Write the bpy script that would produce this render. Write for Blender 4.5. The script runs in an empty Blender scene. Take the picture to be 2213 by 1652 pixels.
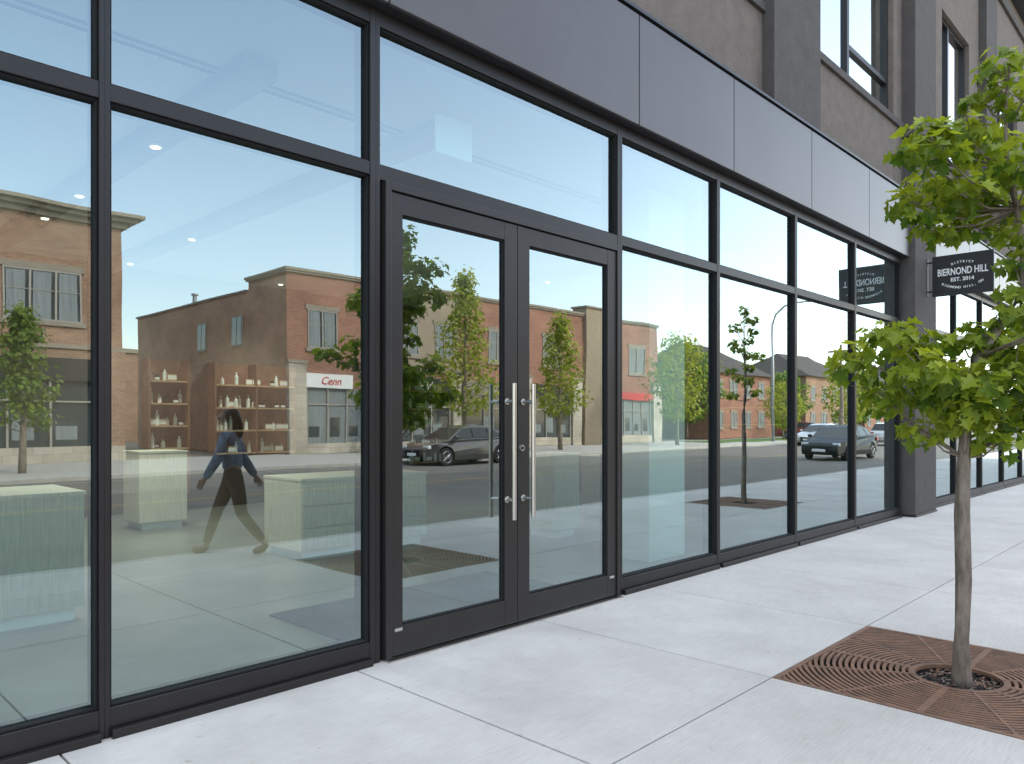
import bpy, math, random
from mathutils import Vector, Matrix, noise
R=math.radians
random.seed(7)
C=bpy.context.scene.collection
# ---------------------------------------------------------------- materials
def newmat(name):
    m=bpy.data.materials.new(name); m.use_nodes=True
    nt=m.node_tree; b=nt.nodes['Principled BSDF']; return m,nt,b
def mat(name,col,rough=.6,metal=0.,var=.0,vscale=3.,bump=0.,bscale=40.,col2=None,coat=0.,emis=0.,spec=None,stretch=(1,1,1)):
    m,nt,b=newmat(name)
    b.inputs['Base Color'].default_value=(*col,1); b.inputs['Roughness'].default_value=rough; b.inputs['Metallic'].default_value=metal
    if coat: b.inputs['Coat Weight'].default_value=coat; b.inputs['Coat Roughness'].default_value=.05
    if spec is not None: b.inputs['Specular IOR Level'].default_value=spec
    if emis: b.inputs['Emission Color'].default_value=(*col,1); b.inputs['Emission Strength'].default_value=emis
    tc=nt.nodes.new('ShaderNodeTexCoord'); mp=nt.nodes.new('ShaderNodeMapping'); mp.inputs['Scale'].default_value=stretch
    nt.links.new(tc.outputs['Object'],mp.inputs['Vector'])
    if var or col2:
        n=nt.nodes.new('ShaderNodeTexNoise'); n.inputs['Scale'].default_value=vscale; n.inputs['Detail'].default_value=8; n.inputs['Roughness'].default_value=.65
        nt.links.new(mp.outputs[0],n.inputs['Vector'])
        r=nt.nodes.new('ShaderNodeValToRGB'); r.color_ramp.elements[0].position=.32; r.color_ramp.elements[1].position=.68
        c2=col2 if col2 else tuple(min(1,c*(1+var)) for c in col)
        c1=col if col2 else tuple(c*(1-var) for c in col)
        r.color_ramp.elements[0].color=(*c1,1); r.color_ramp.elements[1].color=(*c2,1)
        nt.links.new(n.outputs['Fac'],r.inputs['Fac']); nt.links.new(r.outputs['Color'],b.inputs['Base Color'])
    if bump:
        n2=nt.nodes.new('ShaderNodeTexNoise'); n2.inputs['Scale'].default_value=bscale; n2.inputs['Detail'].default_value=6
        nt.links.new(mp.outputs[0],n2.inputs['Vector'])
        bp=nt.nodes.new('ShaderNodeBump'); bp.inputs['Strength'].default_value=bump; bp.inputs['Distance'].default_value=.01
        nt.links.new(n2.outputs['Fac'],bp.inputs['Height']); nt.links.new(bp.outputs['Normal'],b.inputs['Normal'])
    return m
def brickmat(name,c1,c2,mortar,bw=.24,bh=.08,var=(.7,1.25)):
    m,nt,b=newmat(name)
    uv=nt.nodes.new('ShaderNodeUVMap'); uv.uv_map='UVMap'
    br=nt.nodes.new('ShaderNodeTexBrick'); br.inputs['Color1'].default_value=(*c1,1); br.inputs['Color2'].default_value=(*c2,1); br.inputs['Mortar'].default_value=(*mortar,1)
    br.inputs['Scale'].default_value=1; br.inputs['Mortar Size'].default_value=.008; br.inputs['Brick Width'].default_value=bw; br.inputs['Row Height'].default_value=bh; br.inputs['Bias'].default_value=0
    nt.links.new(uv.outputs[0],br.inputs['Vector'])
    n=nt.nodes.new('ShaderNodeTexNoise'); n.inputs['Scale'].default_value=.6; n.inputs['Detail'].default_value=9; n.inputs['Roughness'].default_value=.7
    nt.links.new(uv.outputs[0],n.inputs['Vector'])
    mr=nt.nodes.new('ShaderNodeMapRange'); mr.inputs['From Min'].default_value=.3; mr.inputs['From Max'].default_value=.7; mr.inputs['To Min'].default_value=var[0]; mr.inputs['To Max'].default_value=var[1]
    nt.links.new(n.outputs['Fac'],mr.inputs['Value'])
    mx=nt.nodes.new('ShaderNodeMix'); mx.data_type='RGBA'; mx.blend_type='MULTIPLY'; mx.inputs[0].default_value=1
    nt.links.new(br.outputs['Color'],mx.inputs[6]); nt.links.new(mr.outputs[0],mx.inputs[7]); nt.links.new(mx.outputs[2],b.inputs['Base Color'])
    b.inputs['Roughness'].default_value=.85
    bp=nt.nodes.new('ShaderNodeBump'); bp.inputs['Strength'].default_value=.4; bp.inputs['Distance'].default_value=.01; bp.invert=True
    nt.links.new(br.outputs['Fac'],bp.inputs['Height']); nt.links.new(bp.outputs['Normal'],b.inputs['Normal'])
    return m
def glassmat(name,base=.31,gain=.72,tint=(.68,.90,.85),gtint=(.84,.97,1.)):
    m=bpy.data.materials.new(name); m.use_nodes=True; nt=m.node_tree
    nt.nodes.remove(nt.nodes['Principled BSDF']); out=nt.nodes['Material Output']
    tr=nt.nodes.new('ShaderNodeBsdfTransparent'); tr.inputs[0].default_value=(*tint,1)
    gl=nt.nodes.new('ShaderNodeBsdfGlossy'); gl.inputs['Color'].default_value=(*gtint,1); gl.inputs['Roughness'].default_value=0
    lw=nt.nodes.new('ShaderNodeLayerWeight'); lw.inputs['Blend'].default_value=.5
    pw=nt.nodes.new('ShaderNodeMath'); pw.operation='POWER'; pw.inputs[1].default_value=2.3
    ml=nt.nodes.new('ShaderNodeMath'); ml.operation='MULTIPLY_ADD'; ml.inputs[1].default_value=gain; ml.inputs[2].default_value=base; ml.use_clamp=True
    mx=nt.nodes.new('ShaderNodeMixShader')
    nt.links.new(lw.outputs['Facing'],pw.inputs[0]); nt.links.new(pw.outputs[0],ml.inputs[0]); nt.links.new(ml.outputs[0],mx.inputs[0])
    nt.links.new(tr.outputs[0],mx.inputs[1]); nt.links.new(gl.outputs[0],mx.inputs[2]); nt.links.new(mx.outputs[0],out.inputs['Surface'])
    # very slight roller-wave distortion of float glass
    tc=nt.nodes.new('ShaderNodeTexCoord'); nz=nt.nodes.new('ShaderNodeTexNoise'); nz.inputs['Scale'].default_value=1.3; nz.inputs['Detail'].default_value=1
    nt.links.new(tc.outputs['Object'],nz.inputs['Vector']); bp=nt.nodes.new('ShaderNodeBump'); bp.inputs['Strength'].default_value=.25; bp.inputs['Distance'].default_value=.004
    nt.links.new(nz.outputs['Fac'],bp.inputs['Height']); nt.links.new(bp.outputs[0],gl.inputs['Normal'])
    return m
def leafmat(name,dark,light,trans,tf=.45):
    m=bpy.data.materials.new(name); m.use_nodes=True; nt=m.node_tree; b=nt.nodes['Principled BSDF']; out=nt.nodes['Material Output']
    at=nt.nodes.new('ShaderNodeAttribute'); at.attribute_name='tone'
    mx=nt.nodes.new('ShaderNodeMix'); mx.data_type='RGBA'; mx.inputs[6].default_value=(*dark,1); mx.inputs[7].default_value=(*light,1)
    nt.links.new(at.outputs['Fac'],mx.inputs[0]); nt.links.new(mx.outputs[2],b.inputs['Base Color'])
    b.inputs['Roughness'].default_value=.42; b.inputs['Specular IOR Level'].default_value=.4
    t=nt.nodes.new('ShaderNodeBsdfTranslucent'); 
    m2=nt.nodes.new('ShaderNodeMix'); m2.data_type='RGBA'; m2.blend_type='MULTIPLY'; m2.inputs[0].default_value=1; m2.inputs[7].default_value=(*trans,1)
    nt.links.new(mx.outputs[2],m2.inputs[6]); nt.links.new(m2.outputs[2],t.inputs[0])
    ms=nt.nodes.new('ShaderNodeMixShader'); ms.inputs[0].default_value=tf
    nt.links.new(b.outputs[0],ms.inputs[1]); nt.links.new(t.outputs[0],ms.inputs[2]); nt.links.new(ms.outputs[0],out.inputs['Surface'])
    return m
def slabmat(name,c1,c2,spot):
    m,nt,b=newmat(name)
    tc=nt.nodes.new('ShaderNodeTexCoord'); at=nt.nodes.new('ShaderNodeAttribute'); at.attribute_name='tone'
    n=nt.nodes.new('ShaderNodeTexNoise'); n.inputs['Scale'].default_value=1.1; n.inputs['Detail'].default_value=10; n.inputs['Roughness'].default_value=.7
    nt.links.new(tc.outputs['Object'],n.inputs['Vector'])
    r=nt.nodes.new('ShaderNodeValToRGB'); r.color_ramp.elements[0].position=.35; r.color_ramp.elements[1].position=.65; r.color_ramp.elements[0].color=(*c1,1); r.color_ramp.elements[1].color=(*c2,1)
    nt.links.new(n.outputs['Fac'],r.inputs[0])
    mp=nt.nodes.new('ShaderNodeMapping'); mp.inputs['Scale'].default_value=(3,60,3); nt.links.new(tc.outputs['Object'],mp.inputs[0])
    n2=nt.nodes.new('ShaderNodeTexNoise'); n2.inputs['Scale'].default_value=2; n2.inputs['Detail'].default_value=5; nt.links.new(mp.outputs[0],n2.inputs['Vector'])
    n3=nt.nodes.new('ShaderNodeTexNoise'); n3.inputs['Scale'].default_value=14; n3.inputs['Detail'].default_value=3; nt.links.new(tc.outputs['Object'],n3.inputs['Vector'])
    r3=nt.nodes.new('ShaderNodeValToRGB'); r3.color_ramp.elements[0].position=.68; r3.color_ramp.elements[1].position=.76; r3.color_ramp.elements[0].color=(1,1,1,1); r3.color_ramp.elements[1].color=(*spot,1)
    nt.links.new(n3.outputs['Fac'],r3.inputs[0])
    a=nt.nodes.new('ShaderNodeMix'); a.data_type='RGBA'; a.blend_type='MULTIPLY'; a.inputs[0].default_value=1; nt.links.new(r.outputs[0],a.inputs[6]); nt.links.new(r3.outputs[0],a.inputs[7])
    mr=nt.nodes.new('ShaderNodeMapRange'); mr.inputs['To Min'].default_value=.91; mr.inputs['To Max'].default_value=1.05; nt.links.new(at.outputs['Fac'],mr.inputs[0])
    mr2=nt.nodes.new('ShaderNodeMapRange'); mr2.inputs['From Min'].default_value=.3; mr2.inputs['From Max'].default_value=.7; mr2.inputs['To Min'].default_value=.90; mr2.inputs['To Max'].default_value=1.06; nt.links.new(n2.outputs['Fac'],mr2.inputs[0])
    mm=nt.nodes.new('ShaderNodeMath'); mm.operation='MULTIPLY'; nt.links.new(mr.outputs[0],mm.inputs[0]); nt.links.new(mr2.outputs[0],mm.inputs[1])
    a2=nt.nodes.new('ShaderNodeMix'); a2.data_type='RGBA'; a2.blend_type='MULTIPLY'; a2.inputs[0].default_value=1; nt.links.new(a.outputs[2],a2.inputs[6]); nt.links.new(mm.outputs[0],a2.inputs[7])
    nt.links.new(a2.outputs[2],b.inputs['Base Color']); b.inputs['Roughness'].default_value=.85
    n4=nt.nodes.new('ShaderNodeTexNoise'); n4.inputs['Scale'].default_value=120; n4.inputs['Detail'].default_value=3; nt.links.new(tc.outputs['Object'],n4.inputs['Vector'])
    ad=nt.nodes.new('ShaderNodeMath'); ad.operation='ADD'; nt.links.new(n4.outputs['Fac'],ad.inputs[0]); nt.links.new(n2.outputs['Fac'],ad.inputs[1])
    bp=nt.nodes.new('ShaderNodeBump'); bp.inputs['Strength'].default_value=.35; bp.inputs['Distance'].default_value=.004; nt.links.new(ad.outputs[0],bp.inputs['Height']); nt.links.new(bp.outputs[0],b.inputs['Normal'])
    return m
M={}
M['frame']=mat('dark_anodised_metal',(.027,.024,.024),.36,.3,var=.12,vscale=2)
M['frame2']=mat('door_dark_metal',(.030,.027,.026),.40,.25,var=.12,vscale=2)
M['fascia']=mat('grey_metal_panel',(.125,.114,.112),.30,.45,var=.08,vscale=.8)
M['cap']=mat('flashing_metal',(.05,.05,.055),.35,.5)
M['black']=mat('black_gap',(.008,.008,.009),.9)
M['stucco']=mat('taupe_stucco',(.170,.143,.123),.9,var=.16,vscale=5,bump=.9,bscale=60)
M['stucco2']=mat('dark_stucco',(.093,.084,.079),.9,var=.14,vscale=5,bump=.8,bscale=60)
M['glass']=glassmat('storefront_glass')
M['upglass']=glassmat('upper_window_glass',.6,.4,(.5,.66,.62),(.95,1,1))
M['steel']=mat('brushed_steel',(.62,.60,.57),.28,1.,var=.06,vscale=20,stretch=(1,1,.05))
M['slab']=slabmat('sidewalk_concrete',(.545,.515,.475),(.665,.635,.59),(.74,.71,.67))
M['kerb']=mat('kerb_concrete',(.44,.42,.38),.85,var=.15,vscale=4)
M['asphalt']=mat('asphalt',(.16,.145,.125),.85,var=.15,vscale=.7,bump=.3,bscale=80)
M['groove']=mat('joint_dirt',(.045,.04,.037),.95,var=.3,vscale=6)
M['land']=mat('land_ground',(.24,.22,.18),.95,var=.2,vscale=.3)
M['grass']=mat('grass',(.09,.16,.03),.9,var=.3,vscale=2)
M['rust']=mat('rusty_iron',(.15,.09,.065),.75,.1,col2=(.30,.16,.095),vscale=7,bump=.4,bscale=60)
M['soil']=mat('soil',(.025,.02,.016),.95,var=.4,vscale=30,bump=1,bscale=50)
M['bark']=mat('bark',(.11,.083,.064),.9,col2=(.34,.28,.225),vscale=14,bump=1.,bscale=30,stretch=(1,1,.3))
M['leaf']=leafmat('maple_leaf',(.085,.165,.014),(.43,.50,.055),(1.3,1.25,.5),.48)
M['leafy']=leafmat('spring_leaf',(.19,.25,.03),(.50,.51,.09),(1.2,1.2,.6))
M['leafg']=leafmat('summer_leaf',(.09,.16,.03),(.30,.38,.07),(1.1,1.2,.6))
M['brick']=brickmat('red_brick',(.25,.095,.06),(.35,.15,.095),(.36,.29,.23))
M['brickb']=brickmat('brown_brick',(.25,.125,.076),(.36,.20,.125),(.38,.31,.24))
M['brickt']=brickmat('tan_brick',(.42,.245,.15),(.52,.32,.21),(.44,.34,.26))
M['stone']=brickmat('limestone_block',(.42,.37,.30),(.52,.47,.39),(.30,.26,.22),.6,.3)
M['trim']=mat('beige_trim',(.28,.24,.19),.8,var=.1)
M['tan']=mat('tan_stucco',(.31,.25,.18),.85,var=.08)
M['white']=mat('white_paint',(.78,.78,.76),.55)
M['wwhite']=mat('window_frame_white',(.34,.31,.27),.5)
M['dglass']=mat('dark_window_glass',(.05,.06,.065),.08,0,spec=.9)
M['curtain']=mat('pale_curtain',(.20,.225,.23),.6,var=.25,vscale=6,stretch=(3,3,.1))
M['pcurtain']=mat('bright_curtain',(.55,.57,.57),.9,var=.15,vscale=6,stretch=(3,3,.1))
M['yellow']=mat('yellow_road_paint',(.40,.28,.12),.7,var=.15)
M['wpaint']=mat('white_road_paint',(.45,.45,.43),.7,var=.15)
M['inwall']=mat('interior_wall',(.13,.095,.075),.8,var=.05)
M['beam']=mat('ceiling_beam',(.26,.26,.25),.8,var=.05)
M['inceil']=mat('interior_ceiling',(.60,.60,.58),.8)
M['infloor']=mat('polished_concrete',(.19,.18,.155),.30,var=.25,vscale=.8)
M['wood']=mat('pale_wood',(.45,.40,.315),.5,col2=(.64,.58,.47),vscale=10,stretch=(6,6,.35))
M['shelfw']=mat('walnut_shelf',(.20,.095,.055),.55,var=.2,vscale=5)
M['board']=mat('shelf_board',(.48,.30,.18),.55)
M['mat']=mat('floor_mat_fibre',(.016,.018,.021),.95,var=.2,vscale=60,bump=.5,bscale=300)
M['lamp']=mat('lit_lamp',(1,.9,.75),.5,emis=6)
M['signb']=mat('sign_black',(.014,.014,.016),.4)
M['signw']=mat('sign_lettering',(.85,.85,.84),.6)
M['red']=mat('red_lettering',(.5,.03,.03),.5)
M['tyre']=mat('tyre_rubber',(.02,.02,.02),.85)
M['rim']=mat('alloy_rim',(.25,.25,.26),.35,.8)
M['carglass']=mat('car_glass',(.02,.025,.028),.12,0,spec=.5)
M['head']=mat('headlight_lens',(.7,.72,.74),.1,0,coat=1)
M['tail']=mat('tail_light',(.4,.02,.02),.2,0,coat=1)
M['skin']=mat('skin',(.30,.17,.11),.55)
M['hair']=mat('dark_hair',(.012,.009,.008),.5,var=.3,vscale=30)
M['denim']=mat('denim',(.16,.20,.27),.85,var=.45,vscale=16,bump=.5,bscale=60)
M['trous']=mat('brown_trousers',(.055,.028,.015),.85,var=.15,vscale=10)
M['shoe']=mat('tan_shoe',(.25,.17,.11),.6)
M['galv']=mat('galvanised_steel',(.35,.36,.36),.45,.7)
M['roof']=mat('roof_shingle',(.07,.06,.055),.9,var=.2)
# ---------------------------------------------------------------- helpers
class MB:
    def __init__(s): s.v=[];s.f=[];s.m=[];s.uv=[];s.ms=[]
    def mi(s,m):
        m=M[m] if isinstance(m,str) else m
        if m not in s.ms: s.ms.append(m)
        return s.ms.index(m)
    def box(s,x0,x1,y0,y1,z0,z1,m):
        i=len(s.v); k=s.mi(m)
        s.v+=[(x0,y0,z0),(x1,y0,z0),(x1,y1,z0),(x0,y1,z0),(x0,y0,z1),(x1,y0,z1),(x1,y1,z1),(x0,y1,z1)]
        for f,ax in (((0,3,2,1),2),((4,5,6,7),2),((0,1,5,4),1),((2,3,7,6),1),((1,2,6,5),0),((3,0,4,7),0)):
            s.f.append(tuple(i+j for j in f)); s.m.append(k)
            for j in f:
                p=s.v[i+j]; s.uv.append((p[0],p[1]) if ax==2 else (p[0],p[2]) if ax==1 else (p[1],p[2]))
        return s
    def poly(s,pts,m):
        i=len(s.v); s.v+=[tuple(p) for p in pts]; s.f.append(tuple(range(i,i+len(pts)))); s.m.append(s.mi(m)); s.uv+=[(p[0],p[2] if len(p)>2 else 0) for p in pts]
        return s
    def tube(s,pts,rad,m,seg=10,cap=True,wob=0):
        k=s.mi(m); i0=len(s.v); n=len(pts); pts=[Vector(p) for p in pts]
        for a in range(n):
            d=(pts[min(a+1,n-1)]-pts[max(a-1,0)]).normalized()
            u=d.cross(Vector((0,0,1)) if abs(d.z)<.9 else Vector((1,0,0))).normalized(); w=d.cross(u)
            for j in range(seg):
                t=2*math.pi*j/seg; r=rad[a]
                if wob: r*=1+wob*noise.noise(Vector((math.cos(t)*2,math.sin(t)*2,a*.7)))
                s.v.append(tuple(pts[a]+(u*math.cos(t)+w*math.sin(t))*r))
        for a in range(n-1):
            for j in range(seg):
                q=(i0+a*seg+j,i0+a*seg+(j+1)%seg,i0+(a+1)*seg+(j+1)%seg,i0+(a+1)*seg+j); s.f.append(q); s.m.append(k); s.uv+=[(0,0)]*4
        if cap:
            s.f.append(tuple(i0+j for j in range(seg))[::-1]); s.m.append(k); s.uv+=[(0,0)]*seg
            s.f.append(tuple(i0+(n-1)*seg+j for j in range(seg))); s.m.append(k); s.uv+=[(0,0)]*seg
        return s
    def cyl(s,c,ax,r,h,m,seg=16):
        a=Vector(ax).normalized()*h/2; c=Vector(c); return s.tube([c-a,c+a],[r,r],m,seg)
    def obj(s,name,parent=None,off=None,bevel=0,smooth=False,recalc=False):
        me=bpy.data.meshes.new(name); me.from_pydata(s.v,[],s.f); 
        for m in s.ms: me.materials.append(m)
        me.polygons.foreach_set('material_index',s.m)
        uv=me.uv_layers.new(name='UVMap'); uv.data.foreach_set('uv',[c for p in s.uv for c in p])
        if smooth: me.polygons.foreach_set('use_smooth',[True]*len(s.f))
        me.update()
        o=bpy.data.objects.new(name,me); C.objects.link(o)
        if parent: 
            o.parent=parent
            if off is not None: o.location=-Vector(off)
        if bevel:
            b=o.modifiers.new('Bevel','BEVEL'); b.width=bevel; b.segments=2; b.limit_method='ANGLE'
        return o
def empty(name,loc,label,cat,group=None):
    e=bpy.data.objects.new(name,None); e.location=loc; e.empty_display_size=.2; C.objects.link(e)
    return tag(e,label,cat,group)
def tag(o,label,cat,group=None,kind=None):
    if label:o['label']=label
    if cat:o['category']=cat
    if group:o['group']=group
    if kind:o['kind']=kind
    return o
def copy_thing(o,loc,rz=None,sc=None,parent=None):
    n=o.copy(); C.objects.link(n)
    if parent is None:
        n.location=loc
        if rz is not None: n.rotation_euler=(0,0,rz)
        if sc is not None: n.scale=sc
    else: n.parent=parent
    for ch in list(o.children): copy_thing(ch,None,parent=n)
    return n
def textmesh(body,size,m,name,align='CENTER',arc=None,spacing=1.,extr=.002,shear=0,off=0):
    out=MB()
    def one(t):
        cu=bpy.data.curves.new('t','FONT'); cu.body=t; cu.size=size; cu.align_x=align; cu.align_y='CENTER'; cu.extrude=extr; cu.space_character=spacing; cu.resolution_u=3; cu.shear=shear; cu.offset=off
        o=bpy.data.objects.new('t',cu); C.objects.link(o); dg=bpy.context.evaluated_depsgraph_get(); me=bpy.data.meshes.new_from_object(o.evaluated_get(dg)); 
        vs=[v.co.copy() for v in me.vertices]; fs=[tuple(p.vertices) for p in me.polygons]
        bpy.data.objects.remove(o); bpy.data.meshes.remove(me); bpy.data.curves.remove(cu); return vs,fs
    k=out.mi(m)
    def add(vs,fs):
        i=len(out.v); out.v+=[tuple(v) for v in vs]
        for f in fs: out.f.append(tuple(i+j for j in f)); out.m.append(k); out.uv+=[(0,0)]*len(f)
    if not arc: add(*one(body))
    else:
        r,step,sgn=arc; n=len(body)
        for q,ch in enumerate(body):
            if ch==' ': continue
            vs,fs=one(ch); a=(q-(n-1)/2)*step
            Mx=Matrix.Rotation(-a*sgn,4,'Z'); off_=Vector((math.sin(a)*r,sgn*math.cos(a)*r,0))
            add([Mx@v+off_ for v in vs],fs)
    return out
# ---------------------------------------------------------------- setting
big=MB().box(-250,400,-400,300,-.6,-.135,'land').obj('ground'); tag(big,'dull earth ground reaching the horizon','ground',kind='structure')
road=MB().poly([(-150,-18.7,-.12),(320,-18.7,-.12),(320,-4.7,-.12),(-150,-4.7,-.12)],'asphalt').obj('road'); tag(road,'grey asphalt street with painted lane lines','road',kind='structure')
mk=MB()
for y in(-11.6,-11.8): mk.poly([(-150,y-.045,-.116),(320,y-.045,-.116),(320,y+.045,-.116),(-150,y+.045,-.116)],'yellow')
for y in(-5.3,-18.0): mk.poly([(-150,y-.05,-.116),(320,y-.05,-.116),(320,y+.05,-.116),(-150,y+.05,-.116)],'wpaint')
tag(mk.obj('road_markings'),'painted yellow and white lane lines on asphalt','road marking',kind='structure')
k=MB().box(-150,320,-4.7,-4.56,-.13,0,'kerb').box(-150,320,-18.86,-18.7,-.13,0,'kerb').obj('kerb',bevel=.015); tag(k,'concrete kerbs along both sides of street','kerb',kind='structure')
# sidewalk slabs
xs=[1.03-1.6*k for k in range(12,0,-1)]+[1.03,2.615,4.235,5.79,7.38,8.98,10.58,12.18,13.74]+[13.74+1.6*k for k in range(1,32)]
ys=[-4.555,-3.45,-1.89,0.02]
v=[];f=[];tone=[]
def slab(x0,x1,y0,y1,t):
    g=.0055;b=.003;i=len(v)
    for (a,z) in ((g,-.04),(g,-b),(g+b,0)):
        v.extend([(x0+a,y0+a,z),(x1-a,y0+a,z),(x1-a,y1-a,z),(x0+a,y1-a,z)])
    for l in range(2):
        for j in range(4): f.append((i+l*4+j,i+l*4+(j+1)%4,i+l*4+4+(j+1)%4,i+l*4+4+j)); tone.append(t)
    f.append((i+8,i+9,i+10,i+11)); tone.append(t)
for a in range(len(xs)-1):
    for b in range(3):
        if b==1 and (abs(xs[a]-4.235)<.01 or abs(xs[a]-12.18)<.01): continue
        slab(xs[a],xs[a+1],ys[b],ys[b+1],random.random())
me=bpy.data.meshes.new('sidewalk'); me.from_pydata(v,[],f); me.materials.append(M['slab'])
ca=me.attributes.new('tone','FLOAT','FACE'); ca.data.foreach_set('value',tone)
sw=bpy.data.objects.new('sidewalk',me); C.objects.link(sw); tag(sw,'pale broom-finished concrete sidewalk slabs','sidewalk',kind='structure')
tag(MB().box(-150,320,-4.56,.02,-.13,-.045,'groove').obj('sidewalk_base'),'dirty bedding under sidewalk slabs','sidewalk base',kind='structure')
fs=MB().box(-150,320,-26.5,-18.86,-.13,0,'kerb').obj('far_sidewalk'); tag(fs,'concrete sidewalk across the street','sidewalk',kind='structure')
tag(MB().box(47,120,-25.5,-21.5,0,.02,'grass').obj('grass_verge'),'mown grass strip beside sidewalk','grass',kind='structure')
# ---------------------------------------------------------------- main building
BL=(4,.2,0)
B=empty('storefront_building',BL,'modern dark grey building with full-height glass storefront','building')
H=11.2
def bobj(mb,name,bevel=0,parent=B): return mb.obj(name,parent,BL if parent is B else None,bevel)
sh=MB()
XL,XR=-9,36
sh.box(XL,XR,9.2,9.4,-.1,H,'stucco').box(XL-.2,XL,.25,9.4,-.1,H,'stucco').box(XR,XR+.2,.25,9.4,-.1,H,'stucco').box(XL,XR,.4,9.2,H-.3,H-.1,'stucco')
bobj(sh,'rear_wall')
bobj(MB().box(XL,XR,.16,9.2,-.1,.004,'infloor'),'floor')
bobj(MB().box(XL,XR,.16,9.2,3.97,4.2,'inceil').box(2.38,2.62,.9,9.04,3.84,3.969,'beam').box(3.98,4.22,.9,9.04,3.84,3.969,'beam').box(9.38,9.62,.9,9.04,3.84,3.969,'beam')
     .box(-6,12.6,1.27,1.29,3.955,3.969,'black').box(-6,12.6,1.36,1.38,3.955,3.969,'black'),'ceiling')
bobj(MB().box(XL,XR,9.05,9.2,0.005,3.97,'inwall').box(12.75,12.9,.3,9.05,0.005,3.97,'inwall').box(13.7,13.85,.3,9.05,0.005,3.97,'inwall').box(-6.2,-6,.3,9.05,0.005,3.97,'inwall'),'interior_wall')
bobj(MB().box(6.72,7.42,.62,1.2,.006,3.96,'white'),'interior_column',.01)
# storefront bays
GY=.03
def bay(x0,x1,lw=.024,rw=.024,ztr=(3.015,3.095)):
    F=MB(); y0,y1=-.022,.15; h=3.95
    F.box(x0,x0+lw,y0,y1,.0,4.05,'frame').box(x1-rw,x1,y0,y1,.0,4.05,'frame')
    a,b=x0+lw,x1-rw
    F.box(a,b,y0+.003,y1-.003,.045,.14,'frame').box(a,b,y0-.035,y1-.003,.0,.043,'frame').box(a,b,y0+.003,y1-.003,ztr[0],ztr[1],'frame').box(a,b,y0+.003,y1-.003,3.95,4.05,'frame')
    for (z0,z1) in ((.14,ztr[0]),(ztr[1],3.95)):
        F.box(a,a+.012,-.004,.07,z0,z1,'black').box(b-.012,b,-.004,.07,z0,z1,'black').box(a+.012,b-.012,-.004,.07,z0,z0+.012,'black').box(a+.012,b-.012,-.004,.07,z1-.012,z1,'black')
    o=bobj(F,'storefront_window',.003)
    for (z0,z1) in ((.14,ztr[0]),(ztr[1],3.95)):
        MB().poly([(a,GY,z0),(b,GY,z0),(b,GY,z1),(a,GY,z1)],'glass').obj('glass_pane',o)
    return o
MX=[-3.45,-1.88,-.33,1.224,2.772]
for a,b in zip(MX[:-1],MX[1:]): bay(a,b,.024,.024 if b<2.7 else .042)
RX=[5.317,7.009,8.867,10.79,12.72]
for a,b in zip(RX[:-1],RX[1:]): bay(a,b,.032,.028)
x=13.92
while x<34: bay(x,x+1.93,.03,.03); x+=1.93
F=MB(); a,b=2.772,5.317; aL_,bR_=a+.032,b-.035
F.box(a,aL_,-.022,.15,0,4.05,'frame').box(bR_,b,-.022,.15,0,4.05,'frame').box(aL_,bR_,-.019,.147,3.0,3.09,'frame').box(aL_,bR_,-.019,.147,3.95,4.05,'frame')
F.box(aL_,a+.054,.0,.14,0,2.999,'black').box(b-.044,bR_,.0,.14,0,2.999,'black')
F.box(aL_,aL_+.012,-.004,.07,3.09,3.95,'black').box(bR_-.012,bR_,-.004,.07,3.09,3.95,'black').box(aL_+.012,bR_-.012,-.004,.07,3.09,3.102,'black').box(aL_+.012,bR_-.012,-.004,.07,3.938,3.95,'black')
o=bobj(F,'transom_window',.003); MB().poly([(aL_,GY,3.09),(bR_,GY,3.09),(bR_,GY,3.95),(aL_,GY,3.95)],'glass').obj('glass_pane',o)
a2,b2=a+.055,b-.045
bobj(MB().box(a2,a2+.045,-.05,.14,0.012,2.997,'frame2').box(b2-.03,b2,-.05,.14,0.012,2.997,'frame2').box(a2+.045,b2-.03,-.05,.14,2.945,2.997,'frame2'),'door_frame',.003)
bobj(MB().box(a2,b2,-.09,.14,.0,.011,'steel'),'door_threshold')
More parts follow.
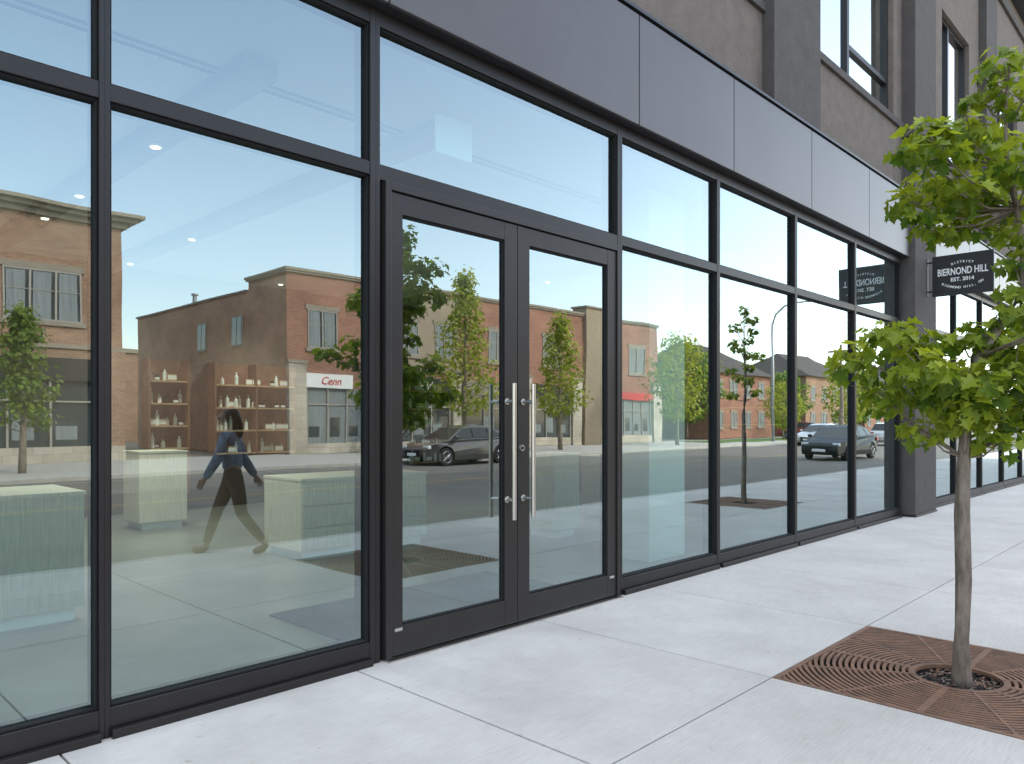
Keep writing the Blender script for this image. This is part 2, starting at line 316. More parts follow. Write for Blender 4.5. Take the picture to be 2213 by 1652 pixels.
def leaf(x0,x1,hinge_left):
    D=MB(); y0,y1=-.035,.03; sl,sr=(.092,.13) if hinge_left else (.128,.118)
    D.box(x0,x0+sl,y0,y1,.02,2.938,'frame2').box(x1-sr,x1,y0,y1,.02,2.938,'frame2').box(x0+sl,x1-sr,y0+.001,y1,.02,.2,'frame2').box(x0+sl,x1-sr,y0+.001,y1,2.81,2.938,'frame2')
    D.box(x0+sl,x0+sl+.012,-.022,.02,.2,2.81,'black').box(x1-sr-.012,x1-sr,-.022,.02,.2,2.81,'black').box(x0+sl+.012,x1-sr-.012,-.022,.02,.2,.212,'black').box(x0+sl+.012,x1-sr-.012,-.022,.02,2.798,2.81,'black')
    px=x0+.03 if hinge_left else x1-.09
    D.box(px,px+.06,y0-.004,y0,.17,.19,'steel')
    o=bobj(D,'entrance_door',.003)
    MB().poly([(x0+sl,-.005,.2),(x1-sr,-.005,.2),(x1-sr,-.005,2.81),(x0+sl,-.005,2.81)],'glass').obj('glass_pane',o)
    hx=(x1-.125) if hinge_left else (x0+.072)
    Hh=MB().tube([(hx,-.125,.79),(hx,-.125,1.77)],[.016,.016],'steel',20)
    sx=hx+.015 if hinge_left else hx-.02
    for z in(.93,1.64): Hh.tube([(sx,-.035,z),(hx,-.125,z)],[.0125,.0125],'steel',14).tube([(sx,-.036,z),(sx,-.043,z)],[.024,.024],'steel',16)
    Hh.obj('handle',o,smooth=False,bevel=.003)
    if not hinge_left: MB().tube([(x0+.035,-.035,1.3),(x0+.035,-.052,1.3)],[.026,.022],'steel',20).tube([(x0+.035,-.052,1.3),(x0+.035,-.056,1.3)],[.012,.012],'black',12).obj('lock_cylinder',o)
leaf(a2+.048,4.022,True); leaf(4.028,b2-.033,False)
# fascia
FX=[-6.5,-3.6,-.75,2.796,5.448,7.13,9.06,11.0,12.79]
for a,b in zip(FX[:-1],FX[1:]):
    bobj(MB().box(a+.006,b-.006,-.13,-.10,4.05,5.0,'fascia'),'fascia_panel',.004)
x=13.92
while x<34: bobj(MB().box(x+.006,x+2.4,-.13,-.10,4.05,5.0,'fascia'),'fascia_panel',.004); x+=2.41
for (a,b) in((-6.5,12.79),(13.92,35)):
    bobj(MB().box(a,b,-.098,.04,4.055,5.02,'black').box(a,b,-.145,.05,5.022,5.05,'cap'),'fascia_backing')
    bobj(MB().box(a,b,.04,.18,4.052,5.0,'stucco2').box(a,b,-.098,.04,4.051,4.054,'cap'),'soffit')
WY=.0
def wallseg(mb,x0,x1,z0,z1,m='stucco',y=WY): mb.box(x0,x1,y,y+.3,z0,z1,m)
W=MB()
wins=[(-6.,-2.6),(-1.0,2.4),(4.6,7.75),(9.6,12.42),(15.0,16.85),(18.9,21.2),(23.,26.),(28.,31.)]
edges=[XL]+[e for w in wins for e in w]+[XR]
for i in range(0,len(edges),2): wallseg(W,edges[i],edges[i+1],5.05,H)
for w in wins: wallseg(W,w[0],w[1],5.05,6.2); wallseg(W,w[0],w[1],8.85,H)
bobj(W,'upper_wall')
bobj(MB().box(XL,8.03,-.045,-.001,6.06,6.16,'stucco2').box(9.3,12.8,-.045,-.001,6.06,6.16,'stucco2').box(13.9,17.6,-.045,-.001,6.06,6.16,'stucco2').box(18.5,35,-.045,-.001,6.06,6.16,'stucco2'),'sill_ledge',.006)
for a,b in((8.03,9.3),(17.6,18.5),(26.5,27.4)): bobj(MB().box(a,b,-.14,.0-.002,5.052,H,'stucco2'),'pilaster',.006)
bobj(MB().box(12.8,13.9,-.2,.25,0.03,5.93,'stucco2').box(12.81,13.89,-.19,.25,5.93,5.95,'black').box(12.8,13.9,-.2,.25,5.95,H,'stucco2').box(12.78,13.92,-.215,.25,0,.03,'frame'),'corner_pillar',.006)
bobj(MB().box(XL,XR,-.24,.3,H,H+.12,'cap').box(XL,XR,-.06,-.002,H-.5,H-.35,'stucco2'),'parapet_cap',.01)
for (x0,x1) in wins:
    o=MB(); n=2; m1=(x0+x1)/2-.25
    o.box(x0,x0+.06,.08,.2,6.2,8.85,'frame').box(x1-.06,x1,.08,.2,6.2,8.85,'frame').box(x0+.06,x1-.06,.083,.197,6.2,6.27,'frame').box(x0+.06,x1-.06,.083,.197,8.78,8.85,'frame').box(m1,m1+.08,.083,.197,6.27,8.78,'frame').box(m1+.08,x1-.06,.086,.194,6.68,6.75,'frame')
    o=bobj(o,'upper_window',.003)
    MB().poly([(x0+.06,.13,6.27),(m1,.13,6.27),(m1,.13,8.78),(x0+.06,.13,8.78)],'upglass').poly([(m1+.08,.13,6.27),(x1-.06,.13,6.27),(x1-.06,.13,8.78),(m1+.08,.13,8.78)],'upglass').obj('glass_pane',o)
    MB().box(x0+.1,m1-.02,.28,.3,6.3,8.8,'pcurtain').obj('curtain',o)
bobj(MB().box(XL,XR,2.5,2.6,4.3,H-.4,'inwall').box(XL,XR,.31,2.5,8.95,9.0,'inceil'),'upper_room_wall')
# ---------------------------------------------------------------- interior things
def spot(x,y,e=310):
    o=empty('ceiling_spotlight',(x,y,3.84),'small lit recessed spotlight on ceiling beam','spotlight','ceiling spotlights')
    MB().cyl((0,0,-.012),(0,0,1),.055,.02,'white',20).obj('lamp_ring',o); MB().cyl((0,0,-.026),(0,0,1),.036,.006,'lamp',20).obj('lamp_lens',o)
    l=bpy.data.lights.new('spot_light','SPOT'); l.energy=e; l.spot_size=R(125); l.spot_blend=.9; l.color=(1,.92,.82); l.shadow_soft_size=.08
    lo=bpy.data.objects.new('spot_light',l); lo.location=(0,0,-.04); lo.parent=o; C.objects.link(lo)
for p in((2.5,2.75),(2.5,4.76),(2.5,6.0),(4.1,5.8),(4.1,7.95),(6.5,7.9),(9.5,4.5)): spot(*p)  # the lamp by the wide walnut shelf is added to light the shelves
def counter(x0,x1,y0,y1,h,label,drawers=0,name='display_counter'):
    c=Vector(((x0+x1)/2,(y0+y1)/2,0)); o=empty(name,c+Vector((0,0,.004)),label,'counter')
    X=(x1-x0)/2;Y=(y1-y0)/2
    MB().box(-X+.05,X-.05,-Y+.05,Y-.05,0,.1,'white').obj('plinth_base',o)
    b=MB().box(-X,X,-Y,Y,.1,h-.03,'wood')
    b.obj('cabinet',o,bevel=.004)
    MB().box(-X-.01,X+.01,-Y-.01,Y+.01,h-.03,h,'wood').obj('counter_top',o,bevel=.004)
    for d in range(drawers):
        z0=.12+d*(h-.18)/drawers; MB().box(-X+.01,X-.01,-Y-.018,-Y-.002,z0,z0+(h-.18)/drawers-.012,'wood').obj('drawer_front',o,bevel=.002)
    return o
counter(-1.6,1.85,2.4,3.2,.97,'long pale wood counter inside the shop window')
counter(4.2,5.9,3.3,4.1,.88,'pale wood drawer counter on shop floor',3)
counter(3.85,4.5,6.9,7.5,1.08,'square pale wood display plinth near shelves',0,'display_plinth')
counter(7.25,7.75,2.4,2.9,1.08,'square white display plinth behind entrance doors',0,'display_plinth')
counter(9.4,10.6,3.0,3.7,.95,'pale wood display table in shop',0,'display_plinth')
o=MB().box(2.87,5.2,.5,1.5,.006,.017,'mat').obj('floor_mat',bevel=.003); tag(o,'dark grey entrance mat on shop floor','mat')
def shelf(x0,x1,z0,z1,n,m,bm,label,cols=2):
    o=empty('shelf_unit',((x0+x1)/2,9.0,z0),label,'shelf'); X=(x1-x0)/2;h=z1-z0
    fr=MB().box(-X,X,.0,.03,0,h,m).box(-X,-X+.03,-.3,0,0,h,m).box(X-.03,X,-.3,0,0,h,m)
    for c in range(1,cols): xx=-X+2*X*c/cols; fr.box(xx-.012,xx+.012,-.3,0,0,h,m)
    fr.obj('shelf_frame',o)
    zs=[]
    for k in range(n):
        z=h*k/n; zs.append(z); MB().box(-X+.032,X-.032,-.29,-.002,z,z+.025,bm).obj('shelf_board',o)
    return o,[z0+z+.026 for z in zs]
def item(kind):
    if kind==0: mb=MB().tube([(0,0,0),(0,0,.13),(0,0,.15),(0,0,.19)],[.032,.032,.013,.013],'white',12); n,l='bottle','pale bottle standing on shop shelf'
    elif kind==1: mb=MB().box(-.07,.07,-.05,.05,0,.11,'board').box(-.071,.071,-.052,-.0505,.02,.09,'white'); n,l='carton_box','small carton box on shop shelf'
    else: mb=MB().tube([(0,0,0),(0,0,.06),(0,0,.065),(0,0,.09)],[.04,.04,.042,.042],'signb',12).tube([(0,0,.012),(0,0,.05)],[.0405,.0405],'white',12,False); n,l='jar','dark lidded jar on shop shelf'
    o=mb.obj(n); return tag(o,l,n.replace('_',' '),'goods on shop shelves')
protos=[item(0),item(1),item(2)]; used=[False]*3
def fill(x0,x1,zs,y=8.85,sp=.085):
    for z in zs:
        x=x0+.1
        while x<x1-.08:
            if random.random()<.85:
                k=random.choice((0,0,0,1,2)); 
                loc=(x,y+random.uniform(-.03,.05),z)
                if not used[k]: protos[k].location=loc; used[k]=True
                else: copy_thing(protos[k],loc,0,(1,1,random.choice((.7,1,1.15,1.3)) if k==0 else 1))
            x+=sp*random.uniform(.8,1.6) if random.random()<.85 else .25
for (a,b,z0,n,m,bm,l,c) in((4.64,5.3,.3,6,'shelfw','board','narrow walnut wall shelf stocked with bottles',1),(5.72,7.25,.92,4,'shelfw','board','wide walnut wall shelf stocked with bottles',2),(9.85,10.95,.6,5,'signb','board','black wall shelf with pale boards',1)):
    s,zs=shelf(a,b,z0,2.5,n,m,bm,l,c); fill(a,b,zs)
o=empty('wall_shelf',(12.74,2.45,1.3),'bright yellow backed shelf on end wall','shelf')
for z in(.12,.42,.75): MB().box(-.28,0,-.55,.55,z,z+.03,mat('yellow_board',(.6,.42,.08),.5)).obj('shelf_board',o)
MB().box(-.01,.0,-.6,.6,-.1,.95,'signb').obj('shelf_back',o)
o=MB().box(3.78,4.16,.6,.62,3.58,3.88,'white').cyl((3.97,.61,3.92),(0,0,1),.01,.09,'white',8).obj('ceiling_panel',bevel=.004); tag(o,'white hanging panel behind transom glass','hanging panel')
# ---------------------------------------------------------------- blade sign
S=empty('blade_sign',(13.4,-.2,3.8),'black projecting shop sign on dark pillar','sign')
MB().box(-.02,.02,-.93,-.08,-.32,.32,'signb').obj('sign_board',S,bevel=.004)
MB().box(-.015,.015,-.012,0,-.3,.3,'frame').box(-.01,.01,-.08,-.012,.22,.245,'frame').box(-.01,.01,-.08,-.012,-.245,-.22,'frame').obj('bracket',S)
for side in(-1,1):
    for (t,size,z,arc,oz) in(('BIERNOND HILL',.155,.045,None,.002),('EST. 2014',.08,-.08,None,.002),('DISTRICT',.048,-.26,(.45,.09,1),.001),('RICHMOND HILL, ON',.050,.33,(.54,.066,-1),.001)):
        tm=textmesh(t,size,'signw',t,arc=arc,spacing=1.0,off=oz)
        o=tm.obj('sign_lettering',S)
        k_=.62 if t.startswith('BIER') else 1
        if side<0: o.matrix_local=Matrix(((0,0,-1,-.0225),(-k_,0,0,-.505),(0,1,0,z),(0,0,0,1)))
        else: o.matrix_local=Matrix(((0,0,1,.0225),(k_,0,0,-.505),(0,1,0,z),(0,0,0,1)))
# ---------------------------------------------------------------- tree grate
def grate():
    S=.775; g=MB(); n=144
    def cl(p): return (max(-S,min(S,p[0])),max(-S,min(S,p[1])),0)
    def ring(r0,r1,skip):
        for j in range(n):
            a0=2*math.pi*j/n;a1=2*math.pi*(j+1)/n; am=(a0+a1)/2
            if max(abs(math.cos(am)*r0),abs(math.sin(am)*r0))>=S: continue
            g.poly([cl((math.cos(a0)*r0,math.sin(a0)*r0)),cl((math.cos(a0)*r1,math.sin(a0)*r1)),cl((math.cos(a1)*r1,math.sin(a1)*r1)),cl((math.cos(a1)*r0,math.sin(a1)*r0))],'rust')
    r=.225; ring(r,r+.035,0); r+=.052
    while r<1.1: ring(r,r+.019,0); r+=.035
    o=g.obj('grate_rings'); so=o.modifiers.new('S','SOLIDIFY'); so.thickness=.022; so.offset=-1
    ribs=MB()
    for k in range(12):
        a=k*math.pi/6; L=S/max(abs(math.cos(a)),abs(math.sin(a)))-.01; w=.009 if k%3 else .018
        d=Vector((math.cos(a),math.sin(a),0));p=Vector((-d.y,d.x,0)); 
        A=[d*.235-p*w,d*L-p*w,d*L+p*w,d*.235+p*w]
        ribs.poly([q+Vector((0,0,.002)) for q in A],'rust')
    ro=ribs.obj('grate_ribs'); so=ro.modifiers.new('S','SOLIDIFY'); so.thickness=.024; so.offset=-1
    fr=MB().box(-S,S,-S,-S+.03,-.03,.003,'rust').box(-S,S,S-.03,S,-.03,.003,'rust').box(-S,-S+.03,-S+.03,S-.03,-.03,.003,'rust').box(S-.03,S,-S+.03,S-.03,-.03,.003,'rust').obj('grate_frame')
    e=empty('tree_grate',(0,0,0),'square rusty iron tree grate with concentric slots','tree grate','tree grates in sidewalk')
    for q in(o,ro,fr): q.parent=e
    return e
G1=grate(); G1.location=(5.012,-2.67,-.002); copy_thing(G1,(12.96,-2.67,-.002))
chips=MB()
for q in range(420):
    a=random.uniform(0,6.28);r=.22*math.sqrt(random.random()); x,y=r*math.cos(a),r*math.sin(a); t=random.uniform(0,3.14);l=random.uniform(.008,.025);w=.005
    d=Vector((math.cos(t),math.sin(t),random.uniform(-.5,.5)))*l;p=Vector((-math.sin(t),math.cos(t),random.uniform(-.5,.5)))*w; c=Vector((x,y,random.uniform(.004,.02)))
    chips.poly([c-d-p,c+d-p,c+d+p,c-d+p],random.choice(('bark','soil','rust')))
for x in(5.012,12.96):
    o=MB().box(x-.77,x+.77,-3.44,-1.9,-.075,-.044,'soil').obj('soil'); tag(o,'dark soil and mulch under tree grate','soil',kind='structure')
for x in(5.012,12.96):
    o=chips.obj('mulch') ; o.location=(x,-2.67,-.044); tag(o,'wood chip mulch around the tree base','mulch',kind='stuff')
# ---------------------------------------------------------------- trees
half=[(0,0),(-.10,.20),(-.02,.46),(.16,.30),(.27,.34),(.36,.62),(.50,.44),(.56,.24),(.68,.30),(.74,.16),(1.0,0)]
def leaves(name,clumps,mtl,size,dens,lobed=True,seed=1,droop=.3):
    rnd=random.Random(seed); v=[];f=[];tn=[]
    for (c,r,n) in clumps:
        c=Vector(c); base=rnd.uniform(-.18,.18)
        for q in range(int(n*dens)):
            d=Vector((rnd.gauss(0,1),rnd.gauss(0,1),rnd.gauss(0,1))).normalized(); rad=r*(rnd.random()**.42)*(1+.25*noise.noise(c*3+d*1.7))
            p=c+Vector((d.x*rad,d.y*rad,d.z*rad*.72))
            nrm=(Vector((0,0,1))*rnd.uniform(.2,1.1)+d*.8+Vector((rnd.uniform(-.6,.6),rnd.uniform(-.6,.6),rnd.uniform(-.3,.3)))).normalized()
            ax=Vector((d.x+rnd.uniform(-.8,.8),d.y+rnd.uniform(-.8,.8),-droop+rnd.uniform(-.5,.4))); ax=(ax-nrm*ax.dot(nrm)).normalized(); sd=nrm.cross(ax)
            s=size*rnd.uniform(.6,1.25); fold=rnd.uniform(.1,.45); curl=rnd.uniform(-.1,.35)
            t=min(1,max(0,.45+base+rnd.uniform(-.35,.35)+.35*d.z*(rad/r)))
            for sg in(1,-1):
                i=len(v)
                if lobed: pts=half
                else: pts=[(0,0),(.25,.3),(.6,.3),(1,0)]
                for (a,b) in pts:
                    v.append(tuple(p+ax*(a*s)+sd*(sg*b*s)+nrm*(b*fold*s-curl*a*a*s)))
                idx=tuple(range(i,i+len(pts))); f.append(idx if sg<0 else idx[::-1]); tn.append(t)
    me=bpy.data.meshes.new(name); me.from_pydata(v,[],f); me.materials.append(mtl)
    at=me.attributes.new('tone','FLOAT','FACE'); at.data.foreach_set('value',tn)
    o=bpy.data.objects.new(name,me); C.objects.link(o); return o
rx,fx=Vector((.696,-.718,0)),Vector((.718,.696,0))
def P(u,v_,dd): # tree-local position from measured silhouette (metres)
    return rx*((u-2085)*.00263)+fx*dd+Vector((0,0,1.5+(910-v_)*.00263))
sil=[(2195,110,56,.05),(2205,190,70,-.1),(2155,175,34,.1),(2150,250,52,.2),(2085,262,58,0),(2015,250,36,.1),(2000,325,52,-.15),(1978,300,36,.05),(2080,350,66,.25),(2160,350,64,-.15),(1995,400,42,.15),(1985,445,32,0),(2060,410,56,-.1),(2130,405,54,.1),(2020,475,36,.0),(2070,475,36,.1),(2120,465,36,.1),(2215,425,58,.15),(2235,330,65,0),(2290,440,70,-.2),(2250,545,42,.1),(2245,630,42,0),(2205,490,38,.05),(2200,552,30,0),(2205,612,30,.03),(2200,668,38,.05),(2150,690,36,.05),
 (1832,755,40,-.05),(1870,790,48,.1),(1905,720,50,-.1),(1965,705,46,.1),(1955,785,60,-.2),(2025,728,54,.2),(2035,815,68,0),(1965,855,50,.2),(2095,722,48,.05),(2110,800,66,.3),(2190,725,50,.1),(2185,790,70,-.15),(2060,885,58,-.15),(2000,920,44,0),(2120,880,60,.2),(2190,880,64,.0),(2150,940,46,-.1),(2250,750,80,.15),(2270,845,75,-.1),(2330,740,75,0),(2350,810,60,.1),(2200,790,60,.5),(2090,820,62,-.2),(1920,840,40,.05),
 (2290,640,55,-.55),(2290,600,50,-.8),(2330,560,55,-.5),(2360,650,60,.3),(2190,370,50,.4),(2230,250,60,.35),(2280,380,60,-.45)]
def maple(loc,sil,label,seed,dens,rz=0):
    T=empty('maple_tree',loc,label,'tree','street maples in sidewalk'); T.rotation_euler=(0,0,rz)
    tr=MB()
    tp=[P(2085,1480,0),P(2083,1380,0),P(2089,1250,0),P(2085,1100,0),P(2090,980,0),P(2097,850,0),P(2120,760,.02),P(2185,680,.03),P(2228,600,.02),P(2225,520,.02),P(2205,430,0),P(2185,340,0),P(2180,230,0),P(2190,110,0)]
    tp[0].z=0
    tr.tube([tp[0]+Vector((0,0,-.01)),tp[0]+Vector((0,0,.05))]+tp[1:],[.062,.048,.042,.040,.037,.035,.031,.027,.023,.020,.017,.015,.012,.008,.005],'bark',14,wob=.4)
    rnd=random.Random(seed)
    for (u,w,r,dd) in sil:
        e=P(u,w,dd); zz=e.z-.35*(abs((u-2130)*.00263)+abs(dd)*.5)-.12
        if w<540: zz=max(zz,2.72)
        st=min(tp[4:],key=lambda q:abs(q.z-zz)); mid=(st+e)/2+Vector((0,0,-.04))
        tr.tube([st,mid,e],[.009,.006,.003],'bark',6)
        for q in range(3):
            e2=e+Vector((rnd.uniform(-1,1),rnd.uniform(-1,1),rnd.uniform(-.6,.9)))*r*.0024
            tr.tube([mid*.4+e*.6,e2],[.004,.0015],'bark',5,False)
    tr.obj('trunk',T,smooth=True)
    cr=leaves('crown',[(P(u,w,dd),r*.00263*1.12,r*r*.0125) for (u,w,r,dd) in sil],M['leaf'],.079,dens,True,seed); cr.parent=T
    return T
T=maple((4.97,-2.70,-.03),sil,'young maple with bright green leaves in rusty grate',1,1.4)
sp2=[(2190,110,34,0),(2185,180,40,.1),(2150,240,40,-.15),(2210,260,40,.15),(2120,330,42,.1),(2200,350,46,-.15),(2060,400,38,-.1),(2230,430,44,.1),(2150,450,44,.25),(2080,520,36,.1),(2200,540,40,-.25),(2140,620,40,.1),(2020,600,34,-.1),(2100,720,38,-.2),(2180,700,34,.2)]
maple((12.95,-2.68,-.03),sp2,'thin sparse young maple farther along the sidewalk',5,1.3,R(20))
def simple_tree(name,loc,h,w,shape,mtl,seed,label,leafs=.2,n=55,tall=.3,group='trees across the street'):
    e=empty(name,loc,label,'tree',group); rn=random.Random(seed)
    t=MB(); pts=[(0,0,-.02)];rad=[.045*h**.6]
    for k in range(1,9): pts.append((rn.uniform(-.03,.03)*k*.5,rn.uniform(-.03,.03)*k*.5,h*k/8*.95)); rad.append(rad[0]*(1-k/8.6))
    t.tube(pts,rad,'bark',8)
    cl=[]
    for k in range(n):
        z=tall+(1-tall)*(k+.5)/n; q=(z-tall)/(1-tall)
        if shape=='cone': R_=w*(1-q)**.75*min(1,(q+.06)*5)
        elif shape=='layer': R_=w*(1-q)**.8*(.65+.35*math.sin(q*26))
        else: R_=w*math.sqrt(max(0,1-(2*q-1)**2))
        a=k*2.4+rn.uniform(-.4,.4); rr=R_*rn.uniform(.45,1.)
        c=Vector((math.cos(a)*rr,math.sin(a)*rr,z*h)); cl.append((c,w*rn.uniform(.2,.36),30))
        t.tube([(0,0,max(.1,c.z-rr*.35)),tuple(c)],[.02,.006],'bark',5,False)
    t.obj('trunk',e,smooth=True); cr=leaves('crown',cl,mtl,leafs,1.,False,seed); cr.parent=e
    return e
t1=simple_tree('young_tree',(5.8,-21.2,0),4.7,1.35,'layer',M['leafg'],5,'small layered green tree in front of brown brick shop',.17,60,.3)
t2=simple_tree('young_tree',(22.8,-21.2,0),8.1,1.75,'cone',M['leafy'],6,'tall conical yellow-green tree before brick shops',.2,85,.24)
t3=simple_tree('young_tree',(29.4,-21.2,0),6.8,1.65,'cone',M['leafy'],8,'conical yellow-green tree before brick shops',.2,75,.28)
t4=simple_tree('young_tree',(40.5,-21.2,0),6.7,1.9,'round',M['leafy'],9,'rounded green tree by corner of brick building',.22,60,.25)
bt=simple_tree('street_tree',(58,-31,0),8,3.0,'round',M['leafg'],12,'large green tree beyond brick building',.35,70,.2)
for i,(x,y,s) in enumerate(((75,-30,.85),(52,-34,1.0),(96,-30,.9),(116,-29,1.),(130,-24,1.),(145,-30,1.2))):
    c=copy_thing(bt,(x,y,0),i*1.3,(s,s,s*random.uniform(.85,1.1)))
yt=simple_tree('street_tree',(72,-22.5,0),6.5,2.4,'round',M['leafy'],14,'bright yellow-green tree beside the grass verge',.3,55,.22)
for i,(x,y,s) in enumerate(((59.5,-23,.7),(84,-22,.9),(104,-21.5,1.0))): copy_thing(yt,(x,y,0),i*2.,(s,s,s))
# ---------------------------------------------------------------- opposite buildings (fronts face +Y)
YF=-26.0
def oppwin(par,L,x0,x1,z0,z1,y=YF,nx=2,sill=True):
    o=MB(); w=.06
    o.box(x0,x1,y+.001,y+.05,z1-w,z1,'wwhite').box(x0,x1,y+.001,y+.05,z0,z0+w,'wwhite').box(x0,x0+w,y+.001,y+.05,z0+w,z1-w,'wwhite').box(x1-w,x1,y+.001,y+.05,z0+w,z1-w,'wwhite')
    for k in range(1,nx): xx=x0+(x1-x0)*k/nx; o.box(xx-.035,xx+.035,y+.001,y+.045,z0+w,z1-w,'wwhite')
    zz=z0+(z1-z0)*.6; o.box(x0+w,x1-w,y+.001,y+.04,zz,zz+.03,'wwhite')
    o=o.obj('window',par,L)
    g=MB()
    g.box(x0+w,x1-w,y+.002,y+.012,z0+w,z1-w,'dglass'); g.obj('glass_pane',o)
    c=MB()
    for k in range(nx):
        xa=x0+(x1-x0)*k/nx+.1; c.box(xa,xa+(x1-x0)/nx*.7,y+.013,y+.018,z0+w,z1-w,'curtain')
    c.obj('curtain',o)
    if sill: MB().box(x0-.12,x1+.12,y,y+.1,z0-.16,z0-.002,'trim').box(x0-.12,x1+.12,y,y+.06,z1+.002,z1+.2,'trim').obj('sill',o)
def shop(par,L,x0,x1,ztop,signm,text=None,tm='red',y=YF,flip=False,glassm='dglass',nx=3,sign_h=.75,sx1=None):
    f=MB(); f.box(x0,x1,y+.001,y+.10,0.02,.5,'stone')
    for k in range(nx+1): xx=x0+(x1-x0-.07)*k/nx; f.box(xx,xx+.07,y+.002,y+.09,.5,ztop-.002,'wwhite')
    f.box(x0+.07,x1-.07,y+.004,y+.085,ztop-.75,ztop-.69,'wwhite')
    o=f.obj('shop_window',par,L)
    MB().box(x0+.02,x1-.02,y+.003,y+.02,.5,ztop-.01,glassm).obj('glass_pane',o)
    pn=MB()
    for k in range(nx): 
        xa=x0+(x1-x0)*k/nx+.15; pn.box(xa,xa+(x1-x0)/nx*.5,y+.021,y+.026,.8,1.3+.4*(k%2),'curtain' if glassm=='dglass' else 'dglass')
    pn.obj('window_display',o)
    sx1=sx1 or x1
    s=MB().box(x0-.05,sx1+.05,y+.001,y+.22,ztop,ztop+sign_h,signm).obj('shop_sign',par,L)
    if text:
        tmm=textmesh(text,sign_h*.8,tm,'t',extr=.01,shear=.35 if tm=='red' else 0); q=tmm.obj('sign_lettering',s)
        sx=1 if flip else -1
        q.matrix_local=Matrix(((sx,0,0,(x0+sx1)/2),(0,0,1,y+.235),(0,1,0,ztop+sign_h*.48),(0,0,0,1)))
# building A
LA=(2,-28,0); A=empty('brick_shop_building',LA,'two-storey brown brick shop building with beige cornice','building','shops across the street')
MB().box(-14,10.1,-42,YF,-.1,8.85,'brickb').obj('wall',A,LA)
MB().box(-14.15,10.25,-42.15,YF+.15,8.62,8.82,'trim').box(-14.35,10.5,-42.3,YF+.4,8.82,8.96,'trim').box(-14.55,10.7,-42.4,YF+.6,8.96,9.08,'trim').obj('cornice',A,LA)
MB().box(-14,10.15,YF,YF+.1,4.0,4.15,'trim').box(-14,10.15,YF,YF+.12,.0,.55,'stone').box(9.3,10.15,YF,YF+.11,.55,4.0,'brickb').obj('stone_band',A,LA)
for (a,b) in((-8,-5.5),(-3.5,-1),(1.4,3.9),(6.3,8.75)): oppwin(A,LA,a,b,4.95,6.8,nx=3)
shop(A,LA,-6,0,2.9,'signb'); shop(A,LA,.6,4.8,2.9,'signb'); shop(A,LA,5.1,9.1,2.9,'signb',None,nx=3)
# building B
LB=(31,-34,0); Bb=empty('brick_shop_row',LB,'long two-storey red brick shop row with stone piers','building','shops across the street')
MB().box(16.85,45.7,YF-3.6,YF,-.1,8.1,'brick').box(16.85,45.7,YF-17.5,YF-3.6,-.1,7.6,'brickt').obj('wall',Bb,LB)
MB().box(16.845,16.852,YF-3.598,YF-.002,0,7.9,'brickt').obj('side_wall_face',Bb,LB)
MB().box(16.75,45.8,YF-3.7,YF+.1,8.05,8.14,'trim').box(16.70,45.84,YF-3.76,YF+.16,8.14,8.25,'trim').box(16.78,45.77,YF-17.6,YF-3.76,7.6,7.7,'trim').obj('cornice',Bb,LB)
MB().box(37.2,39.3,YF-.8,YF+.25,.0,8.6,'tan').box(37.1,39.4,YF-.9,YF+.35,8.6,8.7,'trim').box(21.8,26.6,YF-.2,YF+.18,4.0,7.9,'tan').obj('projecting_bay',Bb,LB)
pr=MB()
for x in(16.8,21.3,26.2,31.4,36.1,39.4,45.0): pr.box(x,x+.85,YF,YF+.22,0,4.0,'stone').box(x-.05,x+.9,YF,YF+.28,4.0,4.15,'trim')
pr.obj('stone_pier',Bb,LB)
for (a,b) in((17.85,19.3),(29.,30.4),(33.4,35.2),(42.3,44.1)): oppwin(Bb,LB,a,b,4.75,6.5)
for (a,b) in((22.6,23.9),(25.,26.2)): oppwin(Bb,LB,a,b,4.75,6.5,y=YF+.18)
shop(Bb,LB,17.7,20.9,3.0,'white','Cenn','red',flip=True,glassm='curtain',nx=3,sign_h=.6,sx1=20.0)
shop(Bb,LB,22.3,26.1,2.9,'signb','NHB','signw',nx=3); shop(Bb,LB,27.2,31.3,2.9,'trim'); shop(Bb,LB,32.4,36.0,2.9,'signb'); shop(Bb,LB,40.4,44.9,2.9,'red',nx=4,glassm='curtain',sign_h=.5)
for y0 in(-31.2,-35.0):
    o=MB().box(16.80,16.84,y0,y0+1.1,5.0,6.5,'wwhite').box(16.79,16.80,y0+.1,y0+.5,5.1,6.4,'dglass').box(16.79,16.80,y0+.6,y0+1.,5.1,6.4,'dglass').obj('window',Bb,LB)
MB().cyl((17.5,-37,7.9),(0,0,1),.12,.9,'galv',10).cyl((17.5,-37,8.38),(0,0,1),.2,.1,'galv',10).obj('roof_vent',Bb,LB)
LC=(13,-60,0); e=empty('rear_building',LC,'low brown brick building behind the alley','building','shops across the street')
MB().box(6,30,-66,-56,-.1,6.5,'brickb').box(5.8,30.2,-66.2,-55.8,6.5,6.8,'trim').obj('wall',e,LC); MB().box(12,14,-55.99,-55.95,3.4,5,'dglass').box(12,14,-55.99,-55.95,.1,2.6,'dglass').obj('window',e,LC)
